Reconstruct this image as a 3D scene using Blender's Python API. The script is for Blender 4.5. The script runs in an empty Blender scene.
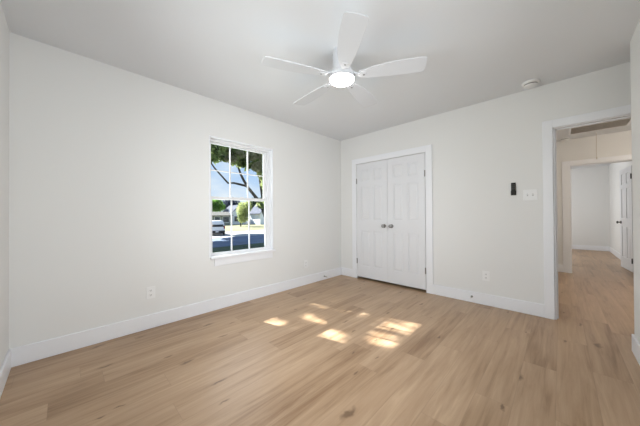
import bpy, bmesh, math, random
from mathutils import Vector, Matrix
import numpy as np
PI = math.pi
C = bpy.context.scene.collection
SC = bpy.context.scene

# ------------------------------------------------------------------ camera
cd = bpy.data.cameras.new('camera'); cam = bpy.data.objects.new('camera', cd); C.objects.link(cam)
yaw, pitch, roll = 0.77027, 0.0072, -0.00625
F_ = Vector((-math.sin(yaw) * math.cos(pitch), math.cos(yaw) * math.cos(pitch), math.sin(pitch)))
R0 = Vector((math.cos(yaw), math.sin(yaw), 0)); U0 = R0.cross(F_)
R_ = R0 * math.cos(roll) + U0 * math.sin(roll); U_ = -R0 * math.sin(roll) + U0 * math.cos(roll)
cam.matrix_world = Matrix(((R_.x, U_.x, -F_.x, 2.94066), (R_.y, U_.y, -F_.y, -3.59674), (R_.z, U_.z, -F_.z, 1.11855), (0, 0, 0, 1)))
cd.sensor_width = 36; cd.lens = 247.51 * 36 / 640; cd.clip_start = 0.02; cd.clip_end = 500
SC.camera = cam

# ------------------------------------------------------------------ light and exposure
SC.view_settings.view_transform = 'Standard'; SC.view_settings.look = 'None'
SC.view_settings.gamma = 1; SC.view_settings.use_curve_mapping = False
SC.view_settings.exposure = 0.08
W = bpy.data.worlds.new('sky'); SC.world = W; W.use_nodes = True
def build_world():
    nt = W.node_tree; nt.nodes.clear()
    N = nt.nodes.new; L = nt.links.new
    out = N('ShaderNodeOutputWorld'); bg = N('ShaderNodeBackground'); L(bg.outputs[0], out.inputs[0])
    tc = N('ShaderNodeTexCoord'); sx = N('ShaderNodeSeparateXYZ'); L(tc.outputs['Generated'], sx.inputs[0])
    grad = N('ShaderNodeValToRGB'); L(sx.outputs['Z'], grad.inputs[0])
    e = grad.color_ramp.elements
    e[0].position = 0.0; e[0].color = (0.70, 0.82, 0.96, 1)
    e[1].position = 0.6; e[1].color = (0.24, 0.44, 0.85, 1)
    m = e.new(0.15); m.color = (0.48, 0.67, 0.95, 1)
    ns = N('ShaderNodeTexNoise'); ns.inputs['Scale'].default_value = 3.2; ns.inputs['Detail'].default_value = 6
    mp = N('ShaderNodeMapping'); mp.inputs['Scale'].default_value = (1, 1, 3); L(tc.outputs['Generated'], mp.inputs[0]); L(mp.outputs[0], ns.inputs['Vector'])
    cr = N('ShaderNodeValToRGB'); L(ns.outputs[0], cr.inputs[0])
    cr.color_ramp.elements[0].position = 0.5; cr.color_ramp.elements[1].position = 0.72
    mx = N('ShaderNodeMix'); mx.data_type = 'RGBA'; L(cr.outputs[0], mx.inputs[0]); L(grad.outputs[0], mx.inputs[6]); mx.inputs[7].default_value = (0.86, 0.91, 0.97, 1)
    L(mx.outputs[2], bg.inputs[0]); bg.inputs[1].default_value = 1.0
build_world()
def sun():
    l = bpy.data.lights.new('sun', 'SUN'); l.energy = 20.0; l.angle = math.radians(0.53); l.color = (1, 0.98, 0.95)
    o = bpy.data.objects.new('sun', l); C.objects.link(o)
    o.rotation_euler = Vector((1, 0.262, -0.97)).to_track_quat('-Z', 'Y').to_euler(); o.location = (-20, -7, 20)
sun()
def area(name, loc, direction, sx, sy, power, col, spread=180):
    l = bpy.data.lights.new(name, 'AREA'); l.shape = 'RECTANGLE'; l.size = sx; l.size_y = sy; l.energy = power; l.color = col; l.spread = math.radians(spread)
    o = bpy.data.objects.new(name, l); C.objects.link(o); o.location = loc
    o.rotation_euler = Vector(direction).to_track_quat('-Z', 'Y').to_euler()
    return o
area('fill_light_near', (1.55, -3.99, 1.35), (0, 1, -0.12), 1.4, 1.2, 22.5, (0.985, 0.99, 1.0), 122)  # added fill lamp, shining in through an added, unseen window
area('fill_light_side', (3.50, -2.35, 1.42), (-1, 0, -0.14), 1.9, 1.25, 22.5, (0.985, 0.99, 1.0), 118)  # second added fill lamp, at the added side window
area('fill_light_street', (-0.22, -1.975, 1.33), (1, 0, 0.0), 0.85, 1.3, 9, (0.95, 0.98, 1.0))  # extra fill lamp added outside the street window, besides sun and sky
area('daylight_back_room', (1.6, 5.4, 1.4), (1, 0.15, 0), 1.4, 1.4, 31, (0.97, 0.99, 1.0))
def point(name, loc, power, col, r=0.12):
    l = bpy.data.lights.new(name, 'POINT'); l.energy = power; l.color = col; l.shadow_soft_size = r
    o = bpy.data.objects.new(name, l); C.objects.link(o); o.location = loc
point('hall_lamp_light', (4.35, 1.2, 2.25), 26, (1.0, 0.90, 0.78))
LENS = 16.0

# ------------------------------------------------------------------ materials
def mat(name, col, rough=0.5, metal=0.0, spec=0.5, emis=None, es=0, var=0.0, vscale=8.0, bump=0.0, bscale=300.0):
    m = bpy.data.materials.new(name); m.use_nodes = True
    nt = m.node_tree; b = nt.nodes['Principled BSDF']
    b.inputs['Base Color'].default_value = (*col, 1); b.inputs['Roughness'].default_value = rough
    b.inputs['Metallic'].default_value = metal; b.inputs['Specular IOR Level'].default_value = spec
    if emis: b.inputs['Emission Color'].default_value = (*emis, 1); b.inputs['Emission Strength'].default_value = es
    tc = nt.nodes.new('ShaderNodeTexCoord')
    if var:
        n = nt.nodes.new('ShaderNodeTexNoise'); n.inputs['Scale'].default_value = vscale; n.inputs['Detail'].default_value = 4
        r = nt.nodes.new('ShaderNodeValToRGB'); nt.links.new(tc.outputs['Object'], n.inputs['Vector']); nt.links.new(n.outputs[0], r.inputs[0])
        r.color_ramp.elements[0].position = 0.3; r.color_ramp.elements[1].position = 0.7
        r.color_ramp.elements[0].color = (*[c * (1 - var) for c in col], 1); r.color_ramp.elements[1].color = (*[min(1, c * (1 + var)) for c in col], 1)
        nt.links.new(r.outputs[0], b.inputs['Base Color'])
    if bump:
        n = nt.nodes.new('ShaderNodeTexNoise'); n.inputs['Scale'].default_value = bscale; n.inputs['Detail'].default_value = 2
        bp = nt.nodes.new('ShaderNodeBump'); bp.inputs['Strength'].default_value = bump; bp.inputs['Distance'].default_value = 0.002
        nt.links.new(tc.outputs['Object'], n.inputs['Vector']); nt.links.new(n.outputs[0], bp.inputs['Height']); nt.links.new(bp.outputs[0], b.inputs['Normal'])
    return m
M = {}
M['wall'] = mat('wall_paint', (0.80, 0.797, 0.782), 0.7, spec=0.25, bump=0.15, bscale=140)
M['ceiling'] = mat('ceiling_paint', (0.785, 0.80, 0.82), 0.85, spec=0.1, bump=0.25, bscale=90)
M['trim'] = mat('trim_paint', (0.86, 0.868, 0.895), 0.38, bump=0.03, bscale=60)
M['door'] = mat('door_paint', (0.775, 0.78, 0.80), 0.42, bump=0.05, bscale=70)
M['vinyl'] = mat('window_vinyl', (0.80, 0.80, 0.81), 0.35, bump=0.02)
M['plastic'] = mat('white_plastic', (0.86, 0.858, 0.85), 0.35, bump=0.02)
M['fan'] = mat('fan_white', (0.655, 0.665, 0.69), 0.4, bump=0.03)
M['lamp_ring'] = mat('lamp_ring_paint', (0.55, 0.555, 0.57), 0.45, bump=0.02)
M['lens'] = mat('lit_lens', (0.9, 0.9, 0.9), 0.4, emis=(1.0, 0.985, 0.96), es=LENS, bump=0.01)
M['nickel'] = mat('satin_nickel', (0.32, 0.31, 0.30), 0.3, metal=1.0, bump=0.02)
M['dark_metal'] = mat('dark_metal', (0.10, 0.095, 0.09), 0.4, metal=0.8, bump=0.02)
M['screw'] = mat('screw_steel', (0.36, 0.36, 0.36), 0.4, metal=0.7, bump=0.02)
M['slot'] = mat('dark_slot', (0.05, 0.048, 0.045), 0.7, bump=0.02)
M['grey_slot'] = mat('grey_slot', (0.42, 0.41, 0.40), 0.7, bump=0.02)
M['black'] = mat('black_plastic', (0.03, 0.029, 0.027), 0.6, spec=0.2, bump=0.03)
M['dark_button'] = mat('dark_button', (0.06, 0.058, 0.055), 0.5, bump=0.02)
M['rubber'] = mat('white_rubber', (0.8, 0.8, 0.78), 0.6, bump=0.03)
M['cavity'] = mat('duct_dark', (0.20, 0.175, 0.155), 0.9, bump=0.1)
M['louvre'] = mat('louvre_paint', (0.78, 0.73, 0.67), 0.6, bump=0.03)
M['cord'] = mat('cotton_cord', (0.60, 0.56, 0.50), 0.9, bump=0.2)
M['closet_in'] = mat('closet_paint', (0.5, 0.49, 0.47), 0.8, bump=0.1)
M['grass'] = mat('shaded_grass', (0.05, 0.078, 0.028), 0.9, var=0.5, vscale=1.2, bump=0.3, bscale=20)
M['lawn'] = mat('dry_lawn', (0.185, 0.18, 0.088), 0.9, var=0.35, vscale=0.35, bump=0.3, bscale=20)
M['asphalt'] = mat('asphalt', (0.10, 0.135, 0.205), 0.8, var=0.25, vscale=0.8, bump=0.2, bscale=30)  # blue cast of skylit shade is mixed into the asphalt colour
M['concrete'] = mat('concrete', (0.40, 0.39, 0.37), 0.85, var=0.12, vscale=0.6, bump=0.2, bscale=30)
M['bark'] = mat('bark', (0.085, 0.07, 0.058), 0.9, var=0.4, vscale=5, bump=0.8, bscale=25)
M['siding_white'] = mat('white_siding', (0.86, 0.87, 0.89), 0.7, var=0.05, vscale=1)
M['siding_sage'] = mat('sage_siding', (0.26, 0.28, 0.24), 0.7, var=0.08, vscale=1)
M['roof_dark'] = mat('dark_shingle', (0.075, 0.085, 0.12), 0.9, var=0.25, vscale=2)
M['roof_tan'] = mat('tan_shingle', (0.12, 0.115, 0.10), 0.9, var=0.2, vscale=2)
M['pane_dark'] = mat('dark_pane', (0.05, 0.06, 0.07), 0.15, var=0.2, vscale=2)
M['car_paint'] = mat('silver_car_paint', (0.78, 0.78, 0.80), 0.3, metal=0.1, bump=0.01)
M['car_glass'] = mat('tinted_car_glass', (0.015, 0.018, 0.02), 0.08, bump=0.01)
M['tyre'] = mat('tyre_rubber', (0.02, 0.02, 0.02), 0.8, bump=0.2)
M['tail'] = mat('red_lamp', (0.30, 0.02, 0.02), 0.2, bump=0.01)
def leaf_mat(name, c0, c1, vscale=0.9):
    m = bpy.data.materials.new(name); m.use_nodes = True; nt = m.node_tree; nt.nodes.clear(); N = nt.nodes.new; L = nt.links.new
    out = N('ShaderNodeOutputMaterial'); d = N('ShaderNodeBsdfDiffuse'); t = N('ShaderNodeBsdfTranslucent'); mx = N('ShaderNodeMixShader')
    tc = N('ShaderNodeTexCoord'); n = N('ShaderNodeTexNoise'); n.inputs['Scale'].default_value = vscale; n.inputs['Detail'].default_value = 8
    r = N('ShaderNodeValToRGB'); r.color_ramp.elements[0].position = 0.38; r.color_ramp.elements[1].position = 0.62
    r.color_ramp.elements[0].color = (*c0, 1); r.color_ramp.elements[1].color = (*c1, 1)
    L(tc.outputs['Object'], n.inputs['Vector']); L(n.outputs[0], r.inputs[0]); L(r.outputs[0], d.inputs[0]); L(r.outputs[0], t.inputs[0])
    mx.inputs[0].default_value = 0.58; L(d.outputs[0], mx.inputs[1]); L(t.outputs[0], mx.inputs[2]); L(mx.outputs[0], out.inputs[0])
    return m
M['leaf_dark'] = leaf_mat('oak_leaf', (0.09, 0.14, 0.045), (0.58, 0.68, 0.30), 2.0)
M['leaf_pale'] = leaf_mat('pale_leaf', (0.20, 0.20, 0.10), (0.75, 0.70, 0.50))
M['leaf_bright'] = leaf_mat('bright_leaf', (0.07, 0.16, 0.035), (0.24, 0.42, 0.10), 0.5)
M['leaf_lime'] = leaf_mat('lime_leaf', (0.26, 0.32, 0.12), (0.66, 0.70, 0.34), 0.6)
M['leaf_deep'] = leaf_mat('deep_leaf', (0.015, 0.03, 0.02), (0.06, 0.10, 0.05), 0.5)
M['leaf_blue'] = leaf_mat('dusky_leaf', (0.03, 0.04, 0.07), (0.07, 0.09, 0.14), 0.5)  # dark bluish leaf tones for the far tree
def glass():
    m = bpy.data.materials.new('window_glass'); m.use_nodes = True; nt = m.node_tree; nt.nodes.clear(); N = nt.nodes.new; L = nt.links.new
    out = N('ShaderNodeOutputMaterial'); t = N('ShaderNodeBsdfTransparent'); g = N('ShaderNodeBsdfGlossy'); g.inputs['Roughness'].default_value = 0.02
    fr = N('ShaderNodeFresnel'); fr.inputs[0].default_value = 1.25; mx = N('ShaderNodeMixShader')
    t.inputs[0].default_value = (0.97, 0.985, 0.98, 1)
    L(fr.outputs[0], mx.inputs[0]); L(t.outputs[0], mx.inputs[1]); L(g.outputs[0], mx.inputs[2]); L(mx.outputs[0], out.inputs[0])
    return m
M['glass'] = glass()
def plank_floor():
    m = bpy.data.materials.new('oak_plank'); m.use_nodes = True; nt = m.node_tree; N = nt.nodes.new; L = nt.links.new
    b = nt.nodes['Principled BSDF']; tc = N('ShaderNodeTexCoord'); sp = N('ShaderNodeSeparateXYZ'); L(tc.outputs['Object'], sp.inputs[0])
    def ma(op, a, b_=None, c_=None):
        n = N('ShaderNodeMath'); n.operation = op
        for i, v in enumerate((a, b_, c_)):
            if v is None: continue
            if isinstance(v, (int, float)): n.inputs[i].default_value = v
            else: L(v, n.inputs[i])
        return n.outputs[0]
    def comb(x, y, z):
        n = N('ShaderNodeCombineXYZ')
        for i, v in enumerate((x, y, z)):
            if isinstance(v, (int, float)): n.inputs[i].default_value = v
            else: L(v, n.inputs[i])
        return n.outputs[0]
    PW, PL = 0.182, 1.22
    X, Y = sp.outputs[0], sp.outputs[1]
    u = ma('DIVIDE', X, PW); row = ma('FLOOR', u); fu = ma('FRACT', u)
    wn = N('ShaderNodeTexWhiteNoise'); wn.noise_dimensions = '1D'; L(row, wn.inputs['W'])
    v = ma('ADD', ma('DIVIDE', Y, PL), wn.outputs['Value']); col = ma('FLOOR', v); fv = ma('FRACT', v)
    wn2 = N('ShaderNodeTexWhiteNoise'); wn2.noise_dimensions = '3D'; L(comb(row, col, 0.37), wn2.inputs['Vector'])
    rnd = wn2.outputs['Value']
    off = ma('MULTIPLY', rnd, 37.0)
    g = N('ShaderNodeTexNoise'); g.inputs['Scale'].default_value = 1.0; g.inputs['Detail'].default_value = 8; g.inputs['Roughness'].default_value = 0.62; g.inputs['Distortion'].default_value = 0.5
    L(comb(ma('MULTIPLY', X, 24.0), ma('MULTIPLY_ADD', Y, 1.5, off), off), g.inputs['Vector'])
    g2 = N('ShaderNodeTexNoise'); g2.inputs['Scale'].default_value = 1.0; g2.inputs['Detail'].default_value = 4
    L(comb(ma('MULTIPLY', X, 3.4), ma('MULTIPLY_ADD', Y, 0.9, off), off), g2.inputs['Vector'])
    t = ma('ADD', ma('ADD', ma('MULTIPLY', g.outputs[0], 0.72), ma('MULTIPLY', g2.outputs[0], 0.42)), ma('MULTIPLY_ADD', rnd, 0.12, -0.18))
    cr = N('ShaderNodeValToRGB'); L(t, cr.inputs[0]); e = cr.color_ramp.elements
    e[0].position = 0.26; e[0].color = (0.265, 0.154, 0.081, 1)
    e[1].position = 0.72; e[1].color = (0.60, 0.418, 0.266, 1)
    k = e.new(0.42); k.color = (0.415, 0.272, 0.162, 1); k = e.new(0.56); k.color = (0.49, 0.332, 0.208, 1)
    # knots: sparse elongated dark marks
    vo = N('ShaderNodeTexVoronoi'); vo.inputs['Scale'].default_value = 1.0; vo.inputs['Randomness'].default_value = 1.0; vo.voronoi_dimensions = '2D'
    dn = N('ShaderNodeTexNoise'); dn.inputs['Scale'].default_value = 14.0; L(tc.outputs['Object'], dn.inputs['Vector'])
    L(comb(ma('MULTIPLY_ADD', dn.outputs[0], 0.30, ma('MULTIPLY', X, 5.0)), ma('MULTIPLY_ADD', Y, 1.35, off), off), vo.inputs['Vector'])
    sel = N('ShaderNodeSeparateColor'); L(vo.outputs['Color'], sel.inputs[0])
    kr = N('ShaderNodeMapRange'); kr.inputs['From Min'].default_value = 0.035; kr.inputs['From Max'].default_value = 0.095; kr.inputs['To Min'].default_value = 0.8; kr.inputs['To Max'].default_value = 0.0
    L(ma('MULTIPLY', vo.outputs['Distance'], ma('MULTIPLY_ADD', sel.outputs[1], 1.3, 0.85)), kr.inputs['Value'])
    kn = ma('MULTIPLY', kr.outputs[0], ma('GREATER_THAN', sel.outputs[0], 0.52))
    mx = N('ShaderNodeMix'); mx.data_type = 'RGBA'; L(kn, mx.inputs[0]); L(cr.outputs[0], mx.inputs[6]); mx.inputs[7].default_value = (0.15, 0.085, 0.045, 1)
    # seams
    eu = ma('MULTIPLY', ma('MINIMUM', fu, ma('SUBTRACT', 1.0, fu)), PW); ev = ma('MULTIPLY', ma('MINIMUM', fv, ma('SUBTRACT', 1.0, fv)), PL)
    ed = ma('MINIMUM', eu, ev)
    sr = N('ShaderNodeMapRange'); sr.inputs['From Min'].default_value = 0.0006; sr.inputs['From Max'].default_value = 0.0026; sr.inputs['To Min'].default_value = 0.22; sr.inputs['To Max'].default_value = 0.0
    L(ed, sr.inputs['Value'])
    mx2 = N('ShaderNodeMix'); mx2.data_type = 'RGBA'; L(sr.outputs[0], mx2.inputs[0]); L(mx.outputs[2], mx2.inputs[6]); mx2.inputs[7].default_value = (0.17, 0.11, 0.07, 1)
    L(mx2.outputs[2], b.inputs['Base Color'])
    L(ma('MULTIPLY_ADD', g.outputs[0], 0.16, 0.29), b.inputs['Roughness']); b.inputs['Specular IOR Level'].default_value = 0.45
    bp = N('ShaderNodeBump'); bp.inputs['Strength'].default_value = 0.12; bp.inputs['Distance'].default_value = 0.002
    L(ma('SUBTRACT', g.outputs[0], sr.outputs[0]), bp.inputs['Height']); L(bp.outputs[0], b.inputs['Normal'])
    return m
M['floor'] = plank_floor()

# ------------------------------------------------------------------ helpers
class MB:
    def __init__(s): s.b = bmesh.new()
    def box(s, x0, x1, y0, y1, z0, z1):
        v = [s.b.verts.new(p) for p in ((x0,y0,z0),(x1,y0,z0),(x1,y1,z0),(x0,y1,z0),(x0,y0,z1),(x1,y0,z1),(x1,y1,z1),(x0,y1,z1))]
        for f in ((3,2,1,0),(4,5,6,7),(0,1,5,4),(1,2,6,5),(2,3,7,6),(3,0,4,7)): s.b.faces.new([v[i] for i in f])
        return s
    def frustum(s, a, b_):            # two quads of 4 points each
        v = [s.b.verts.new(p) for p in list(a) + list(b_)]
        for f in ((3,2,1,0),(4,5,6,7),(0,1,5,4),(1,2,6,5),(2,3,7,6),(3,0,4,7)): s.b.faces.new([v[i] for i in f])
        return s
    def prism(s, pts, vec):           # polygon extruded along vec
        vec = Vector(vec); a = [s.b.verts.new(p) for p in pts]; c = [s.b.verts.new(Vector(p) + vec) for p in pts]; n = len(pts)
        s.b.faces.new(a[::-1]); s.b.faces.new(c)
        for i in range(n): s.b.faces.new((a[i], a[(i+1) % n], c[(i+1) % n], c[i]))
        return s
    def lathe(s, prof, origin=(0,0,0), axis='Z', n=40):   # profile of (r, h)
        o = Vector(origin); rings = []
        A = {'X': (1,0,0), 'Y': (0,1,0), 'Z': (0,0,1)}[axis] if isinstance(axis, str) else axis
        A = Vector(A).normalized(); P = A.orthogonal().normalized(); Q = A.cross(P)
        for r, h in prof:
            if r < 1e-6: rings.append([s.b.verts.new(o + A*h)])
            else: rings.append([s.b.verts.new(o + A*h + (P*math.cos(2*PI*i/n) + Q*math.sin(2*PI*i/n))*r) for i in range(n)])
        for a, c in zip(rings, rings[1:]):
            if len(a) == 1 and len(c) == 1: continue
            for i in range(n):
                j = (i+1) % n
                if len(a) == 1: s.b.faces.new((a[0], c[j], c[i]))
                elif len(c) == 1: s.b.faces.new((a[i], a[j], c[0]))
                else: s.b.faces.new((a[i], a[j], c[j], c[i]))
        for ring, flip in ((rings[0], 1), (rings[-1], 0)):
            if len(ring) > 1: s.b.faces.new(ring[::-1] if flip else ring)
        return s
    def tube(s, pts, rad, n=10):
        pts = [Vector(p) for p in pts]; rings = []
        if not hasattr(rad, '__len__'): rad = [rad]*len(pts)
        prev = None
        for i, p in enumerate(pts):
            d = (pts[min(i+1, len(pts)-1)] - pts[max(i-1, 0)]).normalized()
            if prev is None: P = d.orthogonal().normalized()
            else: P = (prev - d*prev.dot(d)).normalized()
            prev = P; Q = d.cross(P)
            rings.append([s.b.verts.new(p + (P*math.cos(2*PI*k/n) + Q*math.sin(2*PI*k/n))*rad[i]) for k in range(n)])
        for a, c in zip(rings, rings[1:]):
            for k in range(n): s.b.faces.new((a[k], a[(k+1) % n], c[(k+1) % n], c[k]))
        s.b.faces.new(rings[0][::-1]); s.b.faces.new(rings[-1])
        return s
    def build(s, name, m, parent=None, bevel=0, smooth=False, seg=2):
        bmesh.ops.recalc_face_normals(s.b, faces=s.b.faces[:])
        me = bpy.data.meshes.new(name); s.b.to_mesh(me); s.b.free()
        me.materials.append(M[m])
        o = bpy.data.objects.new(name, me); C.objects.link(o)
        if parent: o.parent = parent
        if smooth:
            for p in me.polygons: p.use_smooth = True
            if not bevel:
                es = o.modifiers.new('split', 'EDGE_SPLIT'); es.split_angle = math.radians(38)
        if bevel:
            bv = o.modifiers.new('bevel', 'BEVEL'); bv.width = bevel; bv.segments = seg; bv.limit_method = 'ANGLE'; bv.angle_limit = math.radians(40)
        return o
def tag(o, label, cat, group=None):
    o['label'] = label; o['category'] = cat
    if group: o['group'] = group
    return o
def thing(name, loc, label, cat, group=None, rz=0):
    o = bpy.data.objects.new(name, None); C.objects.link(o); o.location = loc; o.rotation_euler.z = rz; o.empty_display_size = 0.1
    return tag(o, label, cat, group)
def struct(o): o['kind'] = 'structure'; return o
def copy_thing(root, loc, rz, label):
    r = root.copy(); C.objects.link(r); r.location = loc; r.rotation_euler.z = rz; r['label'] = label
    for ch in list(root.children):
        c = ch.copy(); C.objects.link(c); c.parent = r
        for g in list(ch.children):
            d = g.copy(); C.objects.link(d); d.parent = c
    return r

# ------------------------------------------------------------------ room shell
H = 2.5
struct(MB().box(-0.16, 5.2, -4.05, 7.7, -0.12, 0.0).build('floor', 'floor'))
struct(MB().box(-0.16, 5.2, -4.05, 7.7, H, H + 0.12).build('ceiling', 'ceiling'))
WY0, WY1, WZ0, WZ1 = -2.412, -1.540, 0.628, 2.046        # street window opening
struct(MB().box(-0.16, 0, -4.05, WY0, 0, H).box(-0.16, 0, WY1, 0.115, 0, H).box(-0.16, 0, WY0, WY1, 0, WZ0).box(-0.16, 0, WY0, WY1, WZ1, H).build('wall_left', 'wall'))
CX0, CX1, CZ1 = 0.363, 1.560, 2.004                      # closet opening
EX0, EX1, EZ1 = 2.895, 3.655, 2.026                      # entry opening
struct(MB().box(0, CX0, 0, 0.115, 0, H).box(CX0, CX1, 0, 0.115, CZ1, H).box(CX1, EX0, 0, 0.115, 0, H).box(EX0, EX1, 0, 0.115, EZ1, H).box(EX1, 5.2, 0, 0.115, 0, H).build('wall_far', 'wall'))
NX0, NX1, NZ0, NZ1 = 0.85, 2.25, 0.75, 1.95              # added opening behind the viewer, unseen, for fill light
struct(MB().box(0, NX0, -4.05, -3.886, 0, H).box(NX1, 3.36, -4.05, -3.886, 0, H).box(NX0, NX1, -4.05, -3.886, 0, NZ0).box(NX0, NX1, -4.05, -3.886, NZ1, H).build('wall_near', 'wall'))
RY0, RY1, RZ0, RZ1 = -3.30, -1.40, 0.78, 2.05             # added opening beside the viewer, unseen, for fill light
struct(MB().box(3.36, 3.48, -4.05, RY0, 0, H).box(3.36, 3.48, RY1, -0.41, 0, H).box(3.36, 3.48, RY0, RY1, 0, RZ0).box(3.36, 3.48, RY0, RY1, RZ1, H).box(3.48, 3.95, -0.53, -0.41, 0, H).box(3.80, 3.95, -0.41, 0, 0, H).build('wall_right', 'wall'))
# closet interior
struct(MB().box(0.0, 0.06, 0.115, 0.75, 0, H).box(1.86, 1.92, 0.115, 0.75, 0, H).box(0, 1.92, 0.75, 0.81, 0, H).box(0.06, 1.86, 0.115, 0.75, 2.35, 2.4).build('wall_closet', 'closet_in'))
# hall and the room behind it
HX0, HX1, HY0, HY1, HZ = 3.080, 3.84, 2.99, 3.105, 2.008
struct(MB().box(2.72, 2.835, 0.115, HY0, 0, H).build('wall_hall_left', 'wall'))
struct(MB().box(5.08, 5.2, 0.115, HY0, 0, H).build('wall_hall_right', 'wall'))
struct(MB().box(1.3, HX0, HY0, HY1, 0, H).box(HX0, HX1, HY0, HY1, HZ, H).box(HX1, 5.2, HY0, HY1, 0, H).build('wall_hall_far', 'wall'))
struct(MB().box(1.2, 4.1, 7.45, 7.6, 0, H).build('wall_back_room_far', 'wall'))
struct(MB().box(3.972, 4.09, HY1, 7.45, 0, H).build('wall_back_room_right', 'wall'))
struct(MB().box(1.2, 1.3, HY0, 7.45, 0, H).build('wall_back_room_left', 'wall'))

def base(name, pts):                                      # baseboard along runs (x0,x1,y0,y1)
    b = MB()
    for r in pts: b.box(*r, 0, 0.139)
    return struct(b.build(name, 'trim', bevel=0.004))
t = 0.014
base('baseboard_left', [(0, t, -3.886, 0)])
base('baseboard_far', [(t, 0.27, -t, 0), (1.655, 2.81, -t, 0)])
base('baseboard_near', [(t, 3.36, -3.886, -3.886 + t)])
base('baseboard_right', [(3.36 - t, 3.36, -3.886 + t, -0.41), (3.36 - t, 3.80, -0.41, -0.41 + t)])
base('baseboard_hall_far', [(2.835, 2.97, HY0 - t, HY0), (3.95, 5.08, HY0 - t, HY0)])
base('baseboard_hall_left', [(2.835, 2.835 + t, 0.115, HY0 - t)])
base('baseboard_back_room_far', [(1.3, 3.972, 7.45 - t, 7.45)])
base('baseboard_back_room_right', [(3.972 - t, 3.972, 4.55, 7.45 - t)])

# closet casing and jamb
b = MB()
b.box(0.268, 0.358, -0.017, 0, 0, 2.097).box(1.565, 1.657, -0.017, 0, 0, 2.097).box(0.358, 1.565, -0.017, 0, 2.006, 2.097)
b.box(CX0 - 0.003, CX0, 0, 0.115, 0, CZ1).box(CX1, CX1 + 0.003, 0, 0.115, 0, CZ1)
struct(b.build('trim_1', 'trim', bevel=0.003))
# entry casing, jamb and stop strip
b = MB()
b.box(2.810, 2.892, -0.019, 0, 0, 2.104).box(3.658, 3.744, -0.019, 0, 0, 2.104).box(2.892, 3.658, -0.019, 0, 2.022, 2.104)
b.box(2.872, 2.895 + 0.012, 0, 0.115, 0, 2.026).box(3.643, 3.66, 0, 0.115, 0, 2.026).box(2.907, 3.643, 0, 0.115, 2.014, 2.030)
b.box(2.907, 2.919, 0.045, 0.08, 0, 2.014).box(3.631, 3.643, 0.045, 0.08, 0, 2.014).box(2.919, 3.631, 0.045, 0.08, 2.002, 2.014)
b.box(2.835, 2.895, 0.115, 0.132, 0, 2.09).box(3.655, 3.74, 0.115, 0.132, 0, 2.09).box(2.895, 3.655, 0.115, 0.132, 2.026, 2.09)
struct(b.build('trim_2', 'trim', bevel=0.003))
# hall door casing and jamb
b = MB()
b.box(2.972, HX0, HY0 - 0.017, HY0, 0, 2.095).box(HX1, 3.94, HY0 - 0.017, HY0, 0, 2.095).box(HX0, HX1, HY0 - 0.017, HY0, HZ, 2.095)
b.box(HX0, HX0 + 0.012, HY0, HY1, 0, HZ).box(HX1 - 0.012, HX1, HY0, HY1, 0, HZ).box(HX0 + 0.012, HX1 - 0.012, HY0, HY1, HZ - 0.012, HZ)
struct(b.build('trim_3', 'trim', bevel=0.003))
# casing of the doorway the far white door belongs to
struct(MB().box(3.945, 3.972, 3.66, 3.745, 0, 2.09).build('trim_4', 'trim', bevel=0.003))

# ------------------------------------------------------------------ street window (window_1 and its parts)
w = bpy.data.objects.new('window_1', None); C.objects.link(w); struct(w)
D = 0.064
b = MB()                                                   # outer vinyl frame
fw = 0.036
for (y0, y1, z0, z1) in ((WY0, WY0 + 0.026, WZ0, WZ1), (WY1 - fw, WY1, WZ0, WZ1), (WY0 + 0.026, WY1 - fw, WZ1 - 0.028, WZ1), (WY0 + 0.026, WY1 - fw, WZ0, WZ0 + 0.022)):
    b.box(-0.155, -D, y0, y1, z0, z1)
b.build('window_frame', 'vinyl', w, bevel=0.003)
def sash(name, xf, xb, z0, z1, rail_top, rail_bot, cross):
    st = 0.034; y0, y1 = WY0 + 0.022, WY1 - fw + 0.004
    s = MB().box(xb, xf, y0, y0 + st, z0, z1).box(xb, xf, y1 - st, y1, z0, z1).box(xb, xf, y0 + st, y1 - st, z1 - rail_top, z1).box(xb, xf, y0 + st, y1 - st, z0, z0 + rail_bot)
    so = s.build(name, 'vinyl', w, bevel=0.003)
    gy0, gy1, gz0, gz1 = y0 + st, y1 - st, z0 + rail_bot, z1 - rail_top
    xm = (xf + xb) / 2
    MB().box(xm - 0.003, xm + 0.003, gy0, gy1, gz0, gz1).build('pane', 'glass', so)
    mu = MB()
    for k in (1, 2):
        yc = gy0 + (gy1 - gy0) * k / 3; mu.box(xm - 0.009, xm + 0.011, yc - 0.006, yc + 0.006, gz0, gz1)
    if cross:
        zc = (gz0 + gz1) / 2; mu.box(xm - 0.008, xm + 0.010, gy0, gy1, zc - 0.0055, zc + 0.0055)
    mu.build('muntin', 'vinyl', so)
sash('lower_sash', -0.074, -0.106, WZ0 + 0.008, 1.350, 0.034, 0.026, False)
sash('upper_sash', -0.110, -0.142, 1.316, WZ1 - 0.018, 0.026, 0.034, True)
MB().box(-0.074, -0.060, -2.0, -1.95, 1.348, 1.358).build('sash_lock', 'vinyl', w, bevel=0.002)
b = MB()                                                   # painted liner of the opening, a hair proud of the wall
for (y0, y1, z0, z1) in ((WY0 - 0.012, WY0 + 0.003, WZ0, WZ1 + 0.012), (WY1 - 0.003, WY1 + 0.012, WZ0, WZ1 + 0.012), (WY0 + 0.003, WY1 - 0.003, WZ1 - 0.003, WZ1 + 0.012)):
    b.box(-D - 0.002, 0.006, y0, y1, z0, z1)
b.build('liner', 'trim', w, bevel=0.002)
MB().box(-0.066, 0.040, WY0 - 0.004, WY1 + 0.030, WZ0 - 0.022, WZ0 + 0.004).build('sill', 'trim', w, bevel=0.004)
MB().box(0, 0.014, WY0 + 0.045, WY1 - 0.006, 0.518, WZ0 - 0.022).build('apron', 'trim', w, bevel=0.003)
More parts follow.
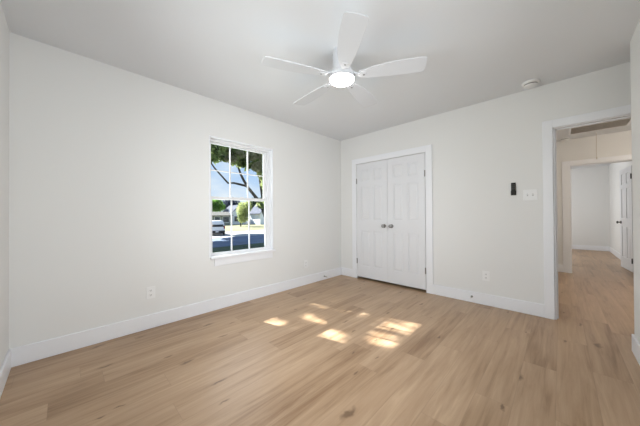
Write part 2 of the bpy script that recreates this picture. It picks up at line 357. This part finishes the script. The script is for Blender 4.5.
# added window behind the viewer, unseen, there to let fill light in
w2 = bpy.data.objects.new('added_window_near', None); C.objects.link(w2); struct(w2)
b = MB()
for (x0, x1, z0, z1) in ((NX0, NX0 + 0.05, NZ0, NZ1), (NX1 - 0.05, NX1, NZ0, NZ1), (NX0, NX1, NZ1 - 0.05, NZ1), (NX0, NX1, NZ0, NZ0 + 0.05), (1.53, 1.57, NZ0, NZ1)):
    b.box(x0, x1, -3.97, -3.93, z0, z1)
b.build('window_frame', 'vinyl', w2)
MB().box(NX0 + 0.04, NX1 - 0.04, -3.953, -3.948, NZ0 + 0.04, NZ1 - 0.04).build('pane', 'glass', w2)

w3 = bpy.data.objects.new('added_window_side', None); C.objects.link(w3); struct(w3)  # added side window, out of view, gives the fill lamp an opening
b = MB()
for (y0, y1, z0, z1) in ((RY0, RY0 + 0.05, RZ0, RZ1), (RY1 - 0.05, RY1, RZ0, RZ1), (RY0, RY1, RZ1 - 0.05, RZ1), (RY0, RY1, RZ0, RZ0 + 0.05), (-2.37, -2.33, RZ0, RZ1)):
    b.box(3.42, 3.46, y0, y1, z0, z1)
b.build('window_frame', 'vinyl', w3)
MB().box(3.438, 3.443, RY0 + 0.04, RY1 - 0.04, RZ0 + 0.04, RZ1 - 0.04).build('pane', 'glass', w3)

# ------------------------------------------------------------------ panel doors
def door_slab(wd, ht, th, cols, rows, name, parent):
    # local: x 0..wd, y -th..0 (front at -th), z 0..ht
    d = 0.009
    b = MB().box(0, wd, -th + d, -d, 0, ht)
    xs = [0] + [c for p in cols for c in p] + [wd]; zs = [0] + [c for p in rows for c in p] + [ht]
    for i in range(0, len(xs), 2): b.box(xs[i], xs[i+1], -th, 0, 0, ht)
    for x0, x1 in cols:
        for i in range(0, len(zs), 2): b.box(x0, x1, -th, 0, zs[i], zs[i+1])
        for z0, z1 in rows:
            for yf, yc in ((-th + 0.002, -th + d), (-0.002, -d)):
                q = lambda e, y: [(x0+e, y, z0+e), (x1-e, y, z0+e), (x1-e, y, z1-e), (x0+e, y, z1-e)]
                b.frustum(q(0.012, yc), q(0.034, yf))
                # sloped sticking around the recess
                for e0, e1 in (((0, 0), (1, 0)), ((1, 0), (1, 1)), ((1, 1), (0, 1)), ((0, 1), (0, 0))): pass
    return b.build(name, 'door', parent)
def hinge(parent, x, z, y):
    o = MB().lathe([(0.0001, -0.048), (0.004, -0.046), (0.006, -0.044), (0.006, 0.044), (0.004, 0.046), (0.0001, 0.048)], (x, y, z), 'Z', 12).box(x - 0.010, x + 0.010, y + 0.002, y + 0.007, z - 0.043, z + 0.043)
    return o.build('hinge', 'nickel', parent)
def knob(parent, x, z, y, mname='nickel', s=-1):
    a = (0, s, 0)
    MB().lathe([(0.0001, 0), (0.029, 0), (0.031, 0.004), (0.027, 0.010), (0.012, 0.013), (0.010, 0.030), (0.017, 0.035), (0.026, 0.043), (0.028, 0.052), (0.024, 0.061), (0.014, 0.066), (0.0001, 0.067)], (x, y, z), a, 28).build('knob', mname, parent, smooth=True)
SW, SH, ST = 0.5925, 1.963, 0.035
rows = [(0.195, 0.800), (0.985, 1.560), (1.650, 1.855)]
cols = [(0.095, 0.262), (0.335, 0.500)]
CZ = 0.036
for nm, x0, hx, kx, lab in (('closet_door', 0.3660, -0.001, 0.536, 'white six-panel closet door beside the room corner, hinged on the corner side'),
                        ('closet_door', 0.9625, 0.5935, 0.068, 'white six-panel closet door nearer the light switches, hinged on the switch side')):
    th = thing(nm, (x0, 0.030, CZ), lab, 'door', 'pair of white closet doors')
    door_slab(SW, SH, ST, cols, rows, 'door_panel', th)
    knob(th, kx, 0.897, -ST)
    for z in (0.272, 1.668): hinge(th, hx, z, -ST - 0.010)

# white door beyond the hall
ang = math.atan2(4.46 - 3.75, 3.823 - 3.885)
th = thing('hall_door', (3.898, 3.735, 0.012), 'white six-panel door standing open beyond the hall', 'door', rz=ang)
door_slab(0.72, 1.99, 0.035, [(0.105, 0.320), (0.400, 0.615)], [(0.22, 0.83), (1.0, 1.59), (1.68, 1.885)], 'door_panel', th)
for s, y in ((1, 0.0), (-1, -0.035)):
    MB().lathe([(0.0001, 0), (0.031, 0), (0.031, 0.008), (0.012, 0.012), (0.012, 0.036), (0.026, 0.042), (0.028, 0.054), (0.018, 0.064), (0.0001, 0.065)], (0.655, y, 0.915), (0, s, 0), 24).build('knob', 'dark_metal', th, smooth=True)
for z in (0.21, 1.79):
    MB().lathe([(0.0001, -0.05), (0.009, -0.048), (0.009, 0.048), (0.0001, 0.05)], (-0.008, 0.008, z), 'Z', 12).box(-0.004, 0.02, 0.0, 0.004, z - 0.045, z + 0.045).build('hinge', 'dark_metal', th)

# ------------------------------------------------------------------ ceiling fan
FX, FY = 1.631, -1.972
fan = thing('ceiling_fan', (FX, FY, H), 'white five-blade ceiling fan with a round lit lamp under its hub', 'ceiling fan')
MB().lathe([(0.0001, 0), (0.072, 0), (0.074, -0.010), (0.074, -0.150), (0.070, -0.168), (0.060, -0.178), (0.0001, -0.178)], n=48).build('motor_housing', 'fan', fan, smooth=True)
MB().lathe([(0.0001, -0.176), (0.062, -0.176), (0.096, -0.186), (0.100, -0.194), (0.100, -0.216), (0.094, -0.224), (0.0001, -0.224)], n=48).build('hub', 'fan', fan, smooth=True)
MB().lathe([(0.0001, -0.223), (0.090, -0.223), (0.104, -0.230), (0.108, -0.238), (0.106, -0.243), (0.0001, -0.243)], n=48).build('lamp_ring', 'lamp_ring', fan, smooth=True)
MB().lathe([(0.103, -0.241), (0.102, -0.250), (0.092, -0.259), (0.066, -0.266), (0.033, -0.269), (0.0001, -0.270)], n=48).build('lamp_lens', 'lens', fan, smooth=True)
MB().lathe([(0.0001, 0), (0.004, 0), (0.004, 0.003), (0.0001, 0.004)], (-0.058, -0.046, -0.03), (-0.78, -0.62, 0), 10).build('screw', 'screw', fan)
BZ = -0.222
def blade_outline():
    # along +x; +y = ccw edge (straight), -y = cw edge (curved)
    up = [(0.150, 0.036), (0.20, 0.048), (0.30, 0.061), (0.42, 0.070), (0.55, 0.075), (0.632, 0.076), (0.648, 0.070), (0.655, 0.058)]
    lo = [(0.662, -0.010), (0.660, -0.058), (0.652, -0.072), (0.634, -0.079), (0.55, -0.085), (0.45, -0.086), (0.35, -0.080), (0.26, -0.066), (0.20, -0.051), (0.150, -0.036)]
    return up + lo
for k in range(5):
    a = math.radians(28.8 + 72 * k)
    Rz = Matrix.Rotation(a, 4, 'Z'); Rp = Matrix.Rotation(math.radians(-9), 4, 'X')
    T = Matrix.Translation((0, 0, BZ)) @ Rz @ Rp
    b = MB(); ol = blade_outline()
    b.prism([T @ Vector((x, y, -0.004)) for x, y in ol], (T.to_3x3() @ Vector((0, 0, 0.009))))
    bl = b.build('blade', 'fan', fan, bevel=0.002)
    T2 = Matrix.Translation((0, 0, BZ)) @ Rz
    br = MB()
    q = lambda x, hw, z0, z1: [T2 @ Vector((x, -hw, z0)), T2 @ Vector((x, hw, z0)), T2 @ Vector((x, hw, z1)), T2 @ Vector((x, -hw, z1))]
    br.frustum(q(0.085, 0.020, 0.012, 0.030), q(0.135, 0.014, -0.004, 0.010))
    qq = lambda x, hw, z0, z1: [T @ Vector((x, -hw, z0)), T @ Vector((x, hw, z0)), T @ Vector((x, hw, z1)), T @ Vector((x, -hw, z1))]
    br.frustum(q(0.133, 0.014, -0.004, 0.010), qq(0.158, 0.030, -0.010, -0.003))
    br.frustum(qq(0.157, 0.030, -0.010, -0.004), qq(0.205, 0.024, -0.009, -0.004))
    br.build('blade_bracket', 'fan', bl)
    for sx_, sy_ in ((0.185, 0.0),):
        c = T @ Vector((sx_, sy_, -0.009)); n = T.to_3x3() @ Vector((0, 0, -1))
        MB().lathe([(0.0001, 0), (0.009, 0), (0.008, 0.003), (0.0001, 0.004)], c, n, 12).build('screw', 'screw', bl)

# ------------------------------------------------------------------ small fittings
sd = thing('smoke_detector', (2.73, -0.185, H), 'round white smoke detector on the bedroom ceiling', 'smoke detector')
MB().lathe([(0.0001, 0), (0.070, 0), (0.073, -0.004), (0.071, -0.020), (0.064, -0.025), (0.0001, -0.025)], n=40).build('mounting_plate', 'plastic', sd, smooth=True)
MB().lathe([(0.057, -0.024), (0.057, -0.034)], n=40).build('sensor_slot', 'slot', sd, smooth=True)
MB().lathe([(0.0001, -0.033), (0.059, -0.033), (0.057, -0.040), (0.046, -0.047), (0.026, -0.050), (0.0001, -0.051)], n=40).build('cover', 'plastic', sd, smooth=True)
MB().lathe([(0.0001, -0.049), (0.010, -0.049), (0.009, -0.053), (0.0001, -0.053)], (0.03, 0.0, 0.002), n=16).build('test_button', 'plastic', sd)

def outlet(loc, rz, label):
    o = thing('power_outlet', loc, label, 'outlet', 'white wall outlets', rz)
    # local: plate in xz, facing -y
    MB().box(-0.038, 0.038, -0.006, 0, -0.060, 0.060).build('cover_plate', 'plastic', o, bevel=0.002)
    for z in (-0.022, 0.022):
        r = MB().lathe([(0.0001, 0), (0.0165, 0), (0.016, 0.003), (0.0001, 0.003)], (0, -0.006, z), (0, -1, 0), 20).build('receptacle', 'plastic', o)
        for s in (-0.006, 0.006): MB().box(s - 0.0015, s + 0.0015, -0.0098, -0.0088, z - 0.002, z + 0.007).build('slot', 'slot', r)
        MB().box(-0.002, 0.002, -0.0098, -0.0088, z - 0.010, z - 0.006).build('slot', 'slot', r)
    MB().lathe([(0.0001, 0), (0.003, 0), (0.003, 0.001), (0.0001, 0.0015)], (0, -0.006, 0), (0, -1, 0), 10).build('screw', 'plastic', o)
    return o
o1 = outlet((0, -3.0, 0.352), PI / 2, 'white outlet on the window wall, on the side of the window away from the closet')
copy_thing(o1, (0, -0.906, 0.330), PI / 2, 'small white outlet low on the window wall, between window and closet corner')
copy_thing(o1, (2.282, 0, 0.356), 0, 'white outlet low on the closet wall, under the light switches')

sw = thing('light_switch', (2.704, 0, 1.325), 'white double light switch plate beside the doorway casing', 'light switch')
MB().box(-0.062, 0.062, -0.006, 0, -0.060, 0.060).build('cover_plate', 'plastic', sw, bevel=0.002)
for x in (-0.023, 0.023):
    MB().box(x - 0.005, x + 0.005, -0.0075, -0.0055, -0.012, 0.012).build('toggle_slot', 'grey_slot', sw)
    MB().frustum([(x - 0.004, -0.006, -0.006), (x + 0.004, -0.006, -0.006), (x + 0.004, -0.006, 0.006), (x - 0.004, -0.006, 0.006)],
                 [(x - 0.003, -0.018, 0.004), (x + 0.003, -0.018, 0.004), (x + 0.003, -0.018, 0.009), (x - 0.003, -0.018, 0.009)]).build('toggle', 'plastic', sw)
    for z in (-0.030, 0.030): MB().lathe([(0.0001, 0), (0.003, 0), (0.0001, 0.0015)], (x, -0.006, z), (0, -1, 0), 10).build('screw', 'plastic', sw)
rc = thing('remote_control', (2.558, 0, 1.403), 'slim black remote control mounted on the wall beside the light switch', 'remote control')
MB().box(-0.021, 0.021, -0.016, 0, -0.070, 0.070).build('remote_body', 'black', rc, bevel=0.004)
MB().box(-0.024, 0.024, -0.012, 0, -0.074, -0.02).build('holder', 'black', rc, bevel=0.002)
for z in (0.045, 0.022, -0.001):
    for x in (-0.008, 0.008): MB().box(x - 0.005, x + 0.005, -0.0175, -0.0155, z - 0.006, z + 0.006).build('button', 'dark_button', rc, bevel=0.001)

def stopper(loc, rz, label):
    o = thing('door_stop', loc, label, 'door stop', 'spring door stops', rz)
    MB().lathe([(0.0001, 0), (0.013, 0), (0.012, 0.006), (0.006, 0.010), (0.0001, 0.010)], (0, 0, 0), (0, -1, 0), 16).build('mount', 'nickel', o, smooth=True)
    pts = [(0.0058 * math.cos(i * PI / 4), -0.008 - i * 0.0007, 0.0058 * math.sin(i * PI / 4)) for i in range(81)]
    MB().tube(pts, 0.0014, 6).build('spring', 'nickel', o)
    MB().lathe([(0.0001, 0), (0.008, 0), (0.009, 0.005), (0.007, 0.013), (0.0001, 0.014)], (0, -0.064, 0), (0, -1, 0), 14).build('rubber_tip', 'rubber', o, smooth=True)
    return o
s1 = stopper((t, -0.485, 0.060), PI / 2, 'spring door stop on the window-wall baseboard beside the closet corner')
copy_thing(s1, (2.130, -t, 0.075), 0, 'spring door stop on the closet-wall baseboard below the outlet')

# hall ceiling: return-air grille, detector base, attic cord
g = thing('air_vent', (3.39, 2.22, H), 'long louvred return air vent on the hall ceiling', 'vent')
gx, gy = 0.335, 0.335
MB().box(-gx, -gx + 0.028, -gy, gy, -0.012, 0).box(gx - 0.028, gx, -gy, gy, -0.012, 0).box(-gx + 0.028, gx - 0.028, -gy, -gy + 0.028, -0.012, 0).box(-gx + 0.028, gx - 0.028, gy - 0.028, gy, -0.012, 0).build('frame', 'trim', g, bevel=0.002)
MB().box(-gx + 0.02, gx - 0.02, -gy + 0.02, gy - 0.02, -0.003, -0.001).build('duct_opening', 'cavity', g)
lv = MB(); n = 22
for i in range(n):
    y = -gy + 0.036 + (2 * gy - 0.072) * i / (n - 1)
    lv.frustum([(-gx + 0.028, y - 0.009, -0.012), (gx - 0.028, y - 0.009, -0.012), (gx - 0.028, y - 0.007, -0.012), (-gx + 0.028, y - 0.007, -0.012)],
               [(-gx + 0.028, y + 0.003, -0.0035), (gx - 0.028, y + 0.003, -0.0035), (gx - 0.028, y + 0.005, -0.0035), (-gx + 0.028, y + 0.005, -0.0035)])
lv.build('louvre', 'louvre', g)
hd = thing('smoke_detector', (3.015, 2.86, H), 'small white detector on the hall ceiling beside the vent', 'smoke detector')
MB().lathe([(0.0001, 0), (0.066, 0), (0.066, -0.010), (0.0001, -0.010)], n=32).build('mounting_plate', 'plastic', hd, smooth=True)
MB().lathe([(0.054, -0.008), (0.054, -0.020)], n=32).build('sensor_slot', 'slot', hd, smooth=True)
MB().lathe([(0.0001, -0.019), (0.062, -0.019), (0.060, -0.030), (0.040, -0.038), (0.0001, -0.040)], n=32).build('cover', 'plastic', hd, smooth=True)
pc = thing('attic_pull_cord', (3.396, 2.74, H), 'thin pull cord hanging from the hall ceiling before the far door casing', 'pull cord')
MB().tube([(0, 0, 0), (0.002, 0, -0.15), (0.0, 0, -0.30), (0.003, 0, -0.42)], 0.004, 8).build('cord', 'cord', pc)
MB().lathe([(0.0001, 0), (0.012, 0), (0.010, 0.012), (0.0001, 0.016)], (0, 0, -0.001), (0, 0, -1), 14).build('anchor', 'plastic', pc)
MB().lathe([(0.0001, 0), (0.006, -0.004), (0.009, -0.03), (0.006, -0.045), (0.0001, -0.047)], (0.003, 0, -0.415), 'Z', 12).build('pull_bead', 'cord', pc, smooth=True)

# ------------------------------------------------------------------ outside the street window
GZ = -1.25
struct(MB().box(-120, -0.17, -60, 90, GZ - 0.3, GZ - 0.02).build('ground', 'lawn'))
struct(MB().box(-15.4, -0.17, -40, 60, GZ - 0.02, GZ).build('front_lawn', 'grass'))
struct(MB().box(-22.8, -15.4, -50, 80, GZ - 0.02, GZ + 0.01).build('street', 'asphalt'))
struct(MB().box(-31.0, -22.8, -50, 80, GZ - 0.02, GZ + 0.02).build('sidewalk', 'concrete'))
struct(MB().box(-50.0, -31.0, 4.5, 12.2, GZ - 0.02, GZ + 0.015).build('driveway', 'concrete'))

rng = np.random.default_rng(7)
LIT = [[(0.68,-2.15),(0.68,-1.99),(0.77,-1.99),(0.92,-2.08),(0.81,-2.13)], [(0.64,-1.47),(0.79,-1.37),(0.92,-1.42),(0.78,-1.47)],
       [(1.07,-1.35),(1.15,-1.30),(1.17,-1.32),(1.09,-1.37)], [(1.24,-1.29),(1.35,-1.21),(1.36,-1.26),(1.27,-1.31)],
       [(0.88,-1.76),(0.95,-1.66),(1.15,-1.68),(1.16,-1.75),(1.0,-1.80)], [(1.02,-2.05),(1.16,-1.99),(1.17,-2.02),(1.06,-2.06)],
       [(1.26,-2.02),(1.28,-1.96),(1.25,-1.78),(1.44,-1.79),(1.57,-1.90),(1.39,-1.99)], [(1.58,-1.19),(1.89,-1.08),(1.91,-1.32),(1.62,-1.42)],
       [(1.64,-1.68),(1.65,-1.57),(1.86,-1.51),(1.91,-1.71),(1.80,-1.72)]]
def inside(px, py, poly):
    r = np.zeros(px.shape, bool); n = len(poly); j = n - 1
    for i in range(n):
        xi, yi = poly[i]; xj, yj = poly[j]
        c = ((yi > py) != (yj > py)) & (px < (xj - xi) * (py - yi) / (yj - yi + 1e-12) + xi)
        r ^= c; j = i
    return r
def foliage(name, clusters, n, size, m, parent, origin, gaps=False):
    # clusters: (x, y, z, rx, ry, rz) in world coordinates; every leaf a small bent blade of two triangles pairs
    cl = np.array(clusters, float); vol = (cl[:, 3] * cl[:, 4] * cl[:, 5]) ** 0.75; idx = rng.choice(len(cl), n, p=vol / vol.sum())
    d = rng.normal(size=(n, 3)); d /= np.linalg.norm(d, axis=1)[:, None]; r = rng.random(n)[:, None] ** 0.45
    p = cl[idx, :3] + d * r * cl[idx, 3:6]
    if gaps:
        k = p[:, 2] / 0.97; qx = p[:, 0] + k; qy = p[:, 1] + 0.262 * k
        drop = np.zeros(n, bool)
        for poly in LIT:                                   # leaves cut out so sunlight lands in these patch outlines
            for ex in (-0.055, 0, 0.055):
                for ey in (-0.05, 0, 0.05): drop |= inside(qx + ex, qy + ey, poly)
        drop &= rng.random(n) > 0.04
        p = p[~drop]; n = len(p)
    a = rng.normal(size=(n, 3)); a /= np.linalg.norm(a, axis=1)[:, None]
    b_ = np.cross(a, rng.normal(size=(n, 3))); b_ /= np.linalg.norm(b_, axis=1)[:, None]
    nn = np.cross(a, b_); s = size * (0.6 + 0.8 * rng.random(n))[:, None]
    o = np.array(origin)
    v = np.stack([p - a * s, p + b_ * s * 0.45 + nn * s * 0.12, p + a * s, p - b_ * s * 0.45 + nn * s * 0.12], 1) - o
    me = bpy.data.meshes.new(name); nv = n * 4
    me.vertices.add(nv); me.vertices.foreach_set('co', v.reshape(-1))
    me.loops.add(n * 6); me.polygons.add(n * 2)
    base_i = (np.arange(n) * 4)[:, None]; tri = np.concatenate([base_i + [0, 1, 2], base_i + [0, 2, 3]], 1).reshape(-1)
    me.loops.foreach_set('vertex_index', tri.astype(np.int32)); me.polygons.foreach_set('loop_start', (np.arange(n * 2) * 3).astype(np.int32))
    me.update(calc_edges=True); me.validate(); me.materials.append(M[m])
    ob = bpy.data.objects.new(name, me); C.objects.link(ob); ob.parent = parent
    return ob
def limb(name, pts, rad, parent, origin):
    o = Vector(origin); return MB().tube([Vector(p) - o for p in pts], rad, 12).build(name, 'bark', parent, smooth=True)

# the big tree in the front yard
O = (-14.0, 8.3, GZ)
tr = thing('oak_tree', O, 'big tree with a forked dark trunk and arching branch just outside the window', 'tree')
limb('trunk', [(-14, 8.3, GZ), (-14, 8.1, -0.4), (-14, 7.83, 0.56), (-14, 7.36, 1.61), (-14, 6.83, 2.38), (-14, 6.56, 2.68), (-14.1, 6.14, 3.19), (-14.2, 5.81, 3.76), (-14.2, 5.57, 4.19), (-14.3, 5.41, 4.76), (-14.3, 5.3, 6.2)],
     [0.28, 0.22, 0.19, 0.17, 0.14, 0.12, 0.105, 0.095, 0.085, 0.07, 0.04], tr, O)
limb('branch', [(-14, 6.7, 2.5), (-13.95, 6.22, 3.05), (-13.9, 5.89, 3.30), (-13.8, 5.24, 3.38), (-13.7, 4.78, 3.42), (-13.7, 4.34, 3.38), (-13.6, 3.91, 3.74), (-13.5, 3.36, 4.22), (-13.4, 2.7, 5.0)],
     [0.10, 0.09, 0.085, 0.08, 0.07, 0.065, 0.055, 0.05, 0.03], tr, O)
limb('branch', [(-14.0, 7.36, 1.61), (-14.3, 7.5, 2.6), (-14.5, 7.4, 4.0), (-14.6, 7.5, 6.0)], [0.13, 0.11, 0.09, 0.05], tr, O)
foliage('foliage', [(-13.6, 3.3, 5.9, 1.2, 0.8, 0.75), (-14.2, 4.2, 6.0, 1.0, 0.8, 0.75), (-13.4, 5.1, 6.0, 1.0, 0.8, 0.8), (-14.4, 5.9, 6.1, 1.2, 0.9, 1.0), (-14.2, 5.6, 5.15, 0.6, 0.5, 0.5), (-13.5, 3.3, 5.0, 0.5, 0.35, 0.35),
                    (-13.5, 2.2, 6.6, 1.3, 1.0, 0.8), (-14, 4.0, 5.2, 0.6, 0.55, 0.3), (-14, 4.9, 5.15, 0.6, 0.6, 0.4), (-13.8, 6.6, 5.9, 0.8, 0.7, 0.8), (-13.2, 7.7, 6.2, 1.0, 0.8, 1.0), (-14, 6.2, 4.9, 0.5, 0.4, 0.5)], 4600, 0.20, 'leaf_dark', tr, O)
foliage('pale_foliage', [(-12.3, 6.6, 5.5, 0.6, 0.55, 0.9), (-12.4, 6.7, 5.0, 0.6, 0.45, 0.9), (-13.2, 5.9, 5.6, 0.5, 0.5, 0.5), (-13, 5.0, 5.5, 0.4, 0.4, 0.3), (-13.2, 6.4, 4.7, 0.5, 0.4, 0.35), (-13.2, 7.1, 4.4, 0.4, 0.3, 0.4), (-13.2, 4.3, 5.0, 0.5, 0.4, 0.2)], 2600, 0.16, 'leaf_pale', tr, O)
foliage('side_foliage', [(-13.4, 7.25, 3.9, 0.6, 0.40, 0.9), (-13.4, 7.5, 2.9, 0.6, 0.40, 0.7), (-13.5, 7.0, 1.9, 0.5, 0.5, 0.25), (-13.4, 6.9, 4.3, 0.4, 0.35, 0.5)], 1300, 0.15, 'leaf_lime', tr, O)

# unseen tree whose crown, with shaped gaps, throws dappled shade through the window
O = (-6.5, -6.8, GZ)
t2 = thing('shade_tree', O, 'leafy tree close to the house, shading the window from the sun', 'tree')
limb('trunk', [(-6.5, -6.8, GZ), (-6.5, -6.7, 1.0), (-6.2, -6.0, 3.2), (-5.9, -5.0, 5.2), (-5.7, -4.6, 6.8)], [0.28, 0.23, 0.18, 0.12, 0.05], t2, O)
limb('branch', [(-6.3, -6.2, 2.6), (-7.0, -5.4, 4.2), (-7.5, -4.8, 6.4)], [0.12, 0.09, 0.04], t2, O)
foliage('foliage', [(-5.2, -3.5, 6.2, 1.9, 1.9, 1.3), (-6.6, -3.9, 7.3, 1.9, 1.9, 1.2), (-5.8, -3.0, 6.9, 1.6, 1.2, 1.2)], 36000, 0.06, 'leaf_dark', t2, O, gaps=True)

# unseen tree left of the view, its crown clusters placed to shade the road
O = (-27.5, -3.0, GZ)
t3 = thing('street_tree', O, 'broad tree beside the street, shading the asphalt', 'tree')
limb('trunk', [(-27.5, -3, GZ), (-27.5, -2.6, 3), (-27.4, -1.6, 7)], [0.45, 0.36, 0.15], t3, O)
foliage('foliage', [(-27.5, -1.0, 9.0, 3.6, 4.5, 2.6), (-27.3, 3.0, 10.0, 3.4, 4.0, 2.2), (-26.5, 7.5, 12.0, 3.4, 4.5, 2.0), (-34.5, 8.8, 10.5, 3.0, 2.4, 1.8), (-31, 7.0, 9.8, 3.0, 3.0, 1.8)], 24000, 0.26, 'leaf_dark', t3, O)

def simple_tree(name, loc, label, clusters, n, size, m, rt=0.2, group=None):
    o = thing(name, loc, label, 'tree', group)
    limb('trunk', [loc, (loc[0], loc[1], loc[2] + 1.5), (loc[0], loc[1] + 0.1, clusters[0][2])], [rt, rt * 0.8, rt * 0.4], o, loc)
    foliage('foliage', clusters, n, size, m, o, loc); return o
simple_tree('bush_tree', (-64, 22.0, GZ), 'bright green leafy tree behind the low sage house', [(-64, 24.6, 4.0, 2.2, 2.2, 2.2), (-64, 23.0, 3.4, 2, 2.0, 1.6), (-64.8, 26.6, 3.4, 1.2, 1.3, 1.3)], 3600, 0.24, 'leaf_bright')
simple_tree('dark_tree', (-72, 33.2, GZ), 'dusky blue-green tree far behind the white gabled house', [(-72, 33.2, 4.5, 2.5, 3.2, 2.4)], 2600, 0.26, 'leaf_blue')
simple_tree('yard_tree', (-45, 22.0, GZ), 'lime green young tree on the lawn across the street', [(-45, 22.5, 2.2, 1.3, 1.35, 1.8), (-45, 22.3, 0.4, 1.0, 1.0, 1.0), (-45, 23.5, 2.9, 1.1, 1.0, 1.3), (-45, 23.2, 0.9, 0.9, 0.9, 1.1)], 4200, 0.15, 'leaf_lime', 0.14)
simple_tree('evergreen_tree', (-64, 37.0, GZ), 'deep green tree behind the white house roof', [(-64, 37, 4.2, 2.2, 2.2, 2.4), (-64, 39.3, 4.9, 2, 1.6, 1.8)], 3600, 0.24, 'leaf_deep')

def house(name, loc, label, wx, wy, wh, rh, wall, roof, ridge, wins):
    # loc = centre of the footprint; street face is +x; ridge 'y' or 'x'
    o = thing(name, loc, label, 'house'); hx, hy = wx / 2, wy / 2
    b = MB().box(-hx, hx, -hy, hy, 0, wh)
    if ridge == 'x':
        b.prism([(-hx, -hy, wh), (-hx, hy, wh), (-hx, 0, wh + rh)], (wx, 0, 0))
    else:
        b.prism([(-hx, -hy, wh), (hx, -hy, wh), (0, -hy, wh + rh)], (0, wy, 0))
    b.build('wall', wall, o)
    e = 0.35; r = MB()
    if ridge == 'x':
        for s in (-1, 1):
            r.prism([(-hx - e, s * (hy + e), wh - rh * e / hy), (-hx - e, 0, wh + rh), (-hx - e, 0, wh + rh + 0.18), (-hx - e, s * (hy + e), wh - rh * e / hy + 0.18)], (wx + 2 * e, 0, 0))
    else:
        for s in (-1, 1):
            r.prism([(s * (hx + e), -hy - e, wh - rh * e / hx), (0, -hy - e, wh + rh), (0, -hy - e, wh + rh + 0.18), (s * (hx + e), -hy - e, wh - rh * e / hx + 0.18)], (0, wy + 2 * e, 0))
    r.build('roof', roof, o)
    for (y0, y1, z0, z1) in wins:
        f = MB().box(hx, hx + 0.05, y0 - 0.1, y1 + 0.1, z0 - 0.1, z1 + 0.1).build('window', 'trim', o)
        MB().box(hx + 0.04, hx + 0.06, y0, y1, z0, z1).build('pane', 'pane_dark', f)
    return o
house('bungalow', (-58, 20.6, GZ), 'low sage green bungalow with a tan roof behind the parked van', 5, 9.0, 2.3, 0.8, 'siding_sage', 'roof_tan', 'y', [(0.4, 1.6, 0.7, 2.0), (2.4, 3.9, 0.7, 2.0)])
house('gabled_house', (-60, 28.1, GZ), 'white gabled house partly behind the lime green tree', 5, 4.6, 2.7, 2.2, 'siding_white', 'roof_dark', 'x', [(-1.2, -0.2, 0.8, 2.1)])
house('white_cottage', (-61, 32.56, GZ), 'white cottage with a dark window right of the lime green tree', 5, 2.64, 2.9, 0.9, 'siding_white', 'roof_dark', 'y', [(-1.0, -0.45, 1.0, 2.1), (0.15, 0.95, 0.0, 1.3)])
house('tall_house', (-54.5, 33.3, GZ), 'tall white house with a steep dark roof, last one at the window edge', 5, 4.4, 3.0, 2.4, 'siding_white', 'roof_dark', 'x', [(-0.4, 0.3, 1.0, 2.2)])

# parked van, seen from behind
van = thing('minivan', (-27.6, 9.3, GZ + 0.02), 'silver minivan parked in the driveway across the street', 'minivan', rz=math.atan2(0.30, -0.95))
def section(x, hw, zb, zt, rt):       # rounded cross-section
    return [(x, -hw, zb), (x, -hw * 1.0, zb + 0.35), (x, -hw * 0.98, min(zt, 1.0)), (x, -rt, zt - 0.06), (x, -rt * 0.8, zt), (x, rt * 0.8, zt), (x, rt, zt - 0.06), (x, hw * 0.98, min(zt, 1.0)), (x, hw, zb + 0.35), (x, hw, zb)]
b = MB(); secs = [section(-2.15, 0.84, 0.42, 1.55, 0.66), section(-2.05, 0.90, 0.30, 1.70, 0.70), section(-1.2, 0.92, 0.28, 1.76, 0.72), (section(0.3, 0.92, 0.28, 1.74, 0.72)), section(1.2, 0.91, 0.28, 1.12, 0.84), section(2.2, 0.88, 0.32, 0.95, 0.80), section(2.45, 0.78, 0.40, 0.80, 0.66)]
rings = [[b.b.verts.new(p) for p in s] for s in secs]
for a, c in zip(rings, rings[1:]):
    for i in range(10): b.b.faces.new((a[i], a[(i+1) % 10], c[(i+1) % 10], c[i]))
b.b.faces.new(rings[0]); b.b.faces.new(rings[-1][::-1])
b.build('body', 'car_paint', van, smooth=True)
MB().frustum([(-2.19, -0.76, 1.02), (-2.19, 0.76, 1.02), (-2.12, 0.62, 1.50), (-2.12, -0.62, 1.50)], [(-2.10, -0.76, 1.02), (-2.10, 0.76, 1.02), (-2.02, 0.62, 1.50), (-2.02, -0.62, 1.50)]).build('rear_window', 'car_glass', van)
for s in (-1, 1):
    MB().frustum([(-1.7, s * 0.86, 1.06), (0.55, s * 0.86, 1.06), (0.1, s * 0.70, 1.60), (-1.6, s * 0.70, 1.60)], [(-1.7, s * 0.92, 1.06), (0.55, s * 0.92, 1.06), (0.1, s * 0.765, 1.60), (-1.6, s * 0.765, 1.60)]).build('side_window', 'car_glass', van)
    MB().box(-2.16, -2.02, s * 0.80 - 0.08, s * 0.80 + 0.08, 0.78, 1.12).build('tail_lamp', 'tail', van)
    for x in (-1.35, 1.45):
        wh = MB().lathe([(0.0001, 0), (0.20, 0), (0.33, 0.02), (0.34, 0.10), (0.33, 0.2), (0.0001, 0.2)], (x, s * 0.94, 0.34), (0, -s, 0), 24).build('wheel', 'tyre', van)
        MB().lathe([(0.0001, 0), (0.19, 0), (0.19, 0.02), (0.0001, 0.03)], (x, s * 0.935, 0.34), (0, s, 0), 20).build('hub_cap', 'car_paint', wh)
MB().box(-2.22, -2.0, -0.86, 0.86, 0.26, 0.58).build('bumper', 'tyre', van, bevel=0.03)
MB().box(-2.235, -2.21, -0.16, 0.16, 0.40, 0.52).build('number_plate', 'plastic', van)
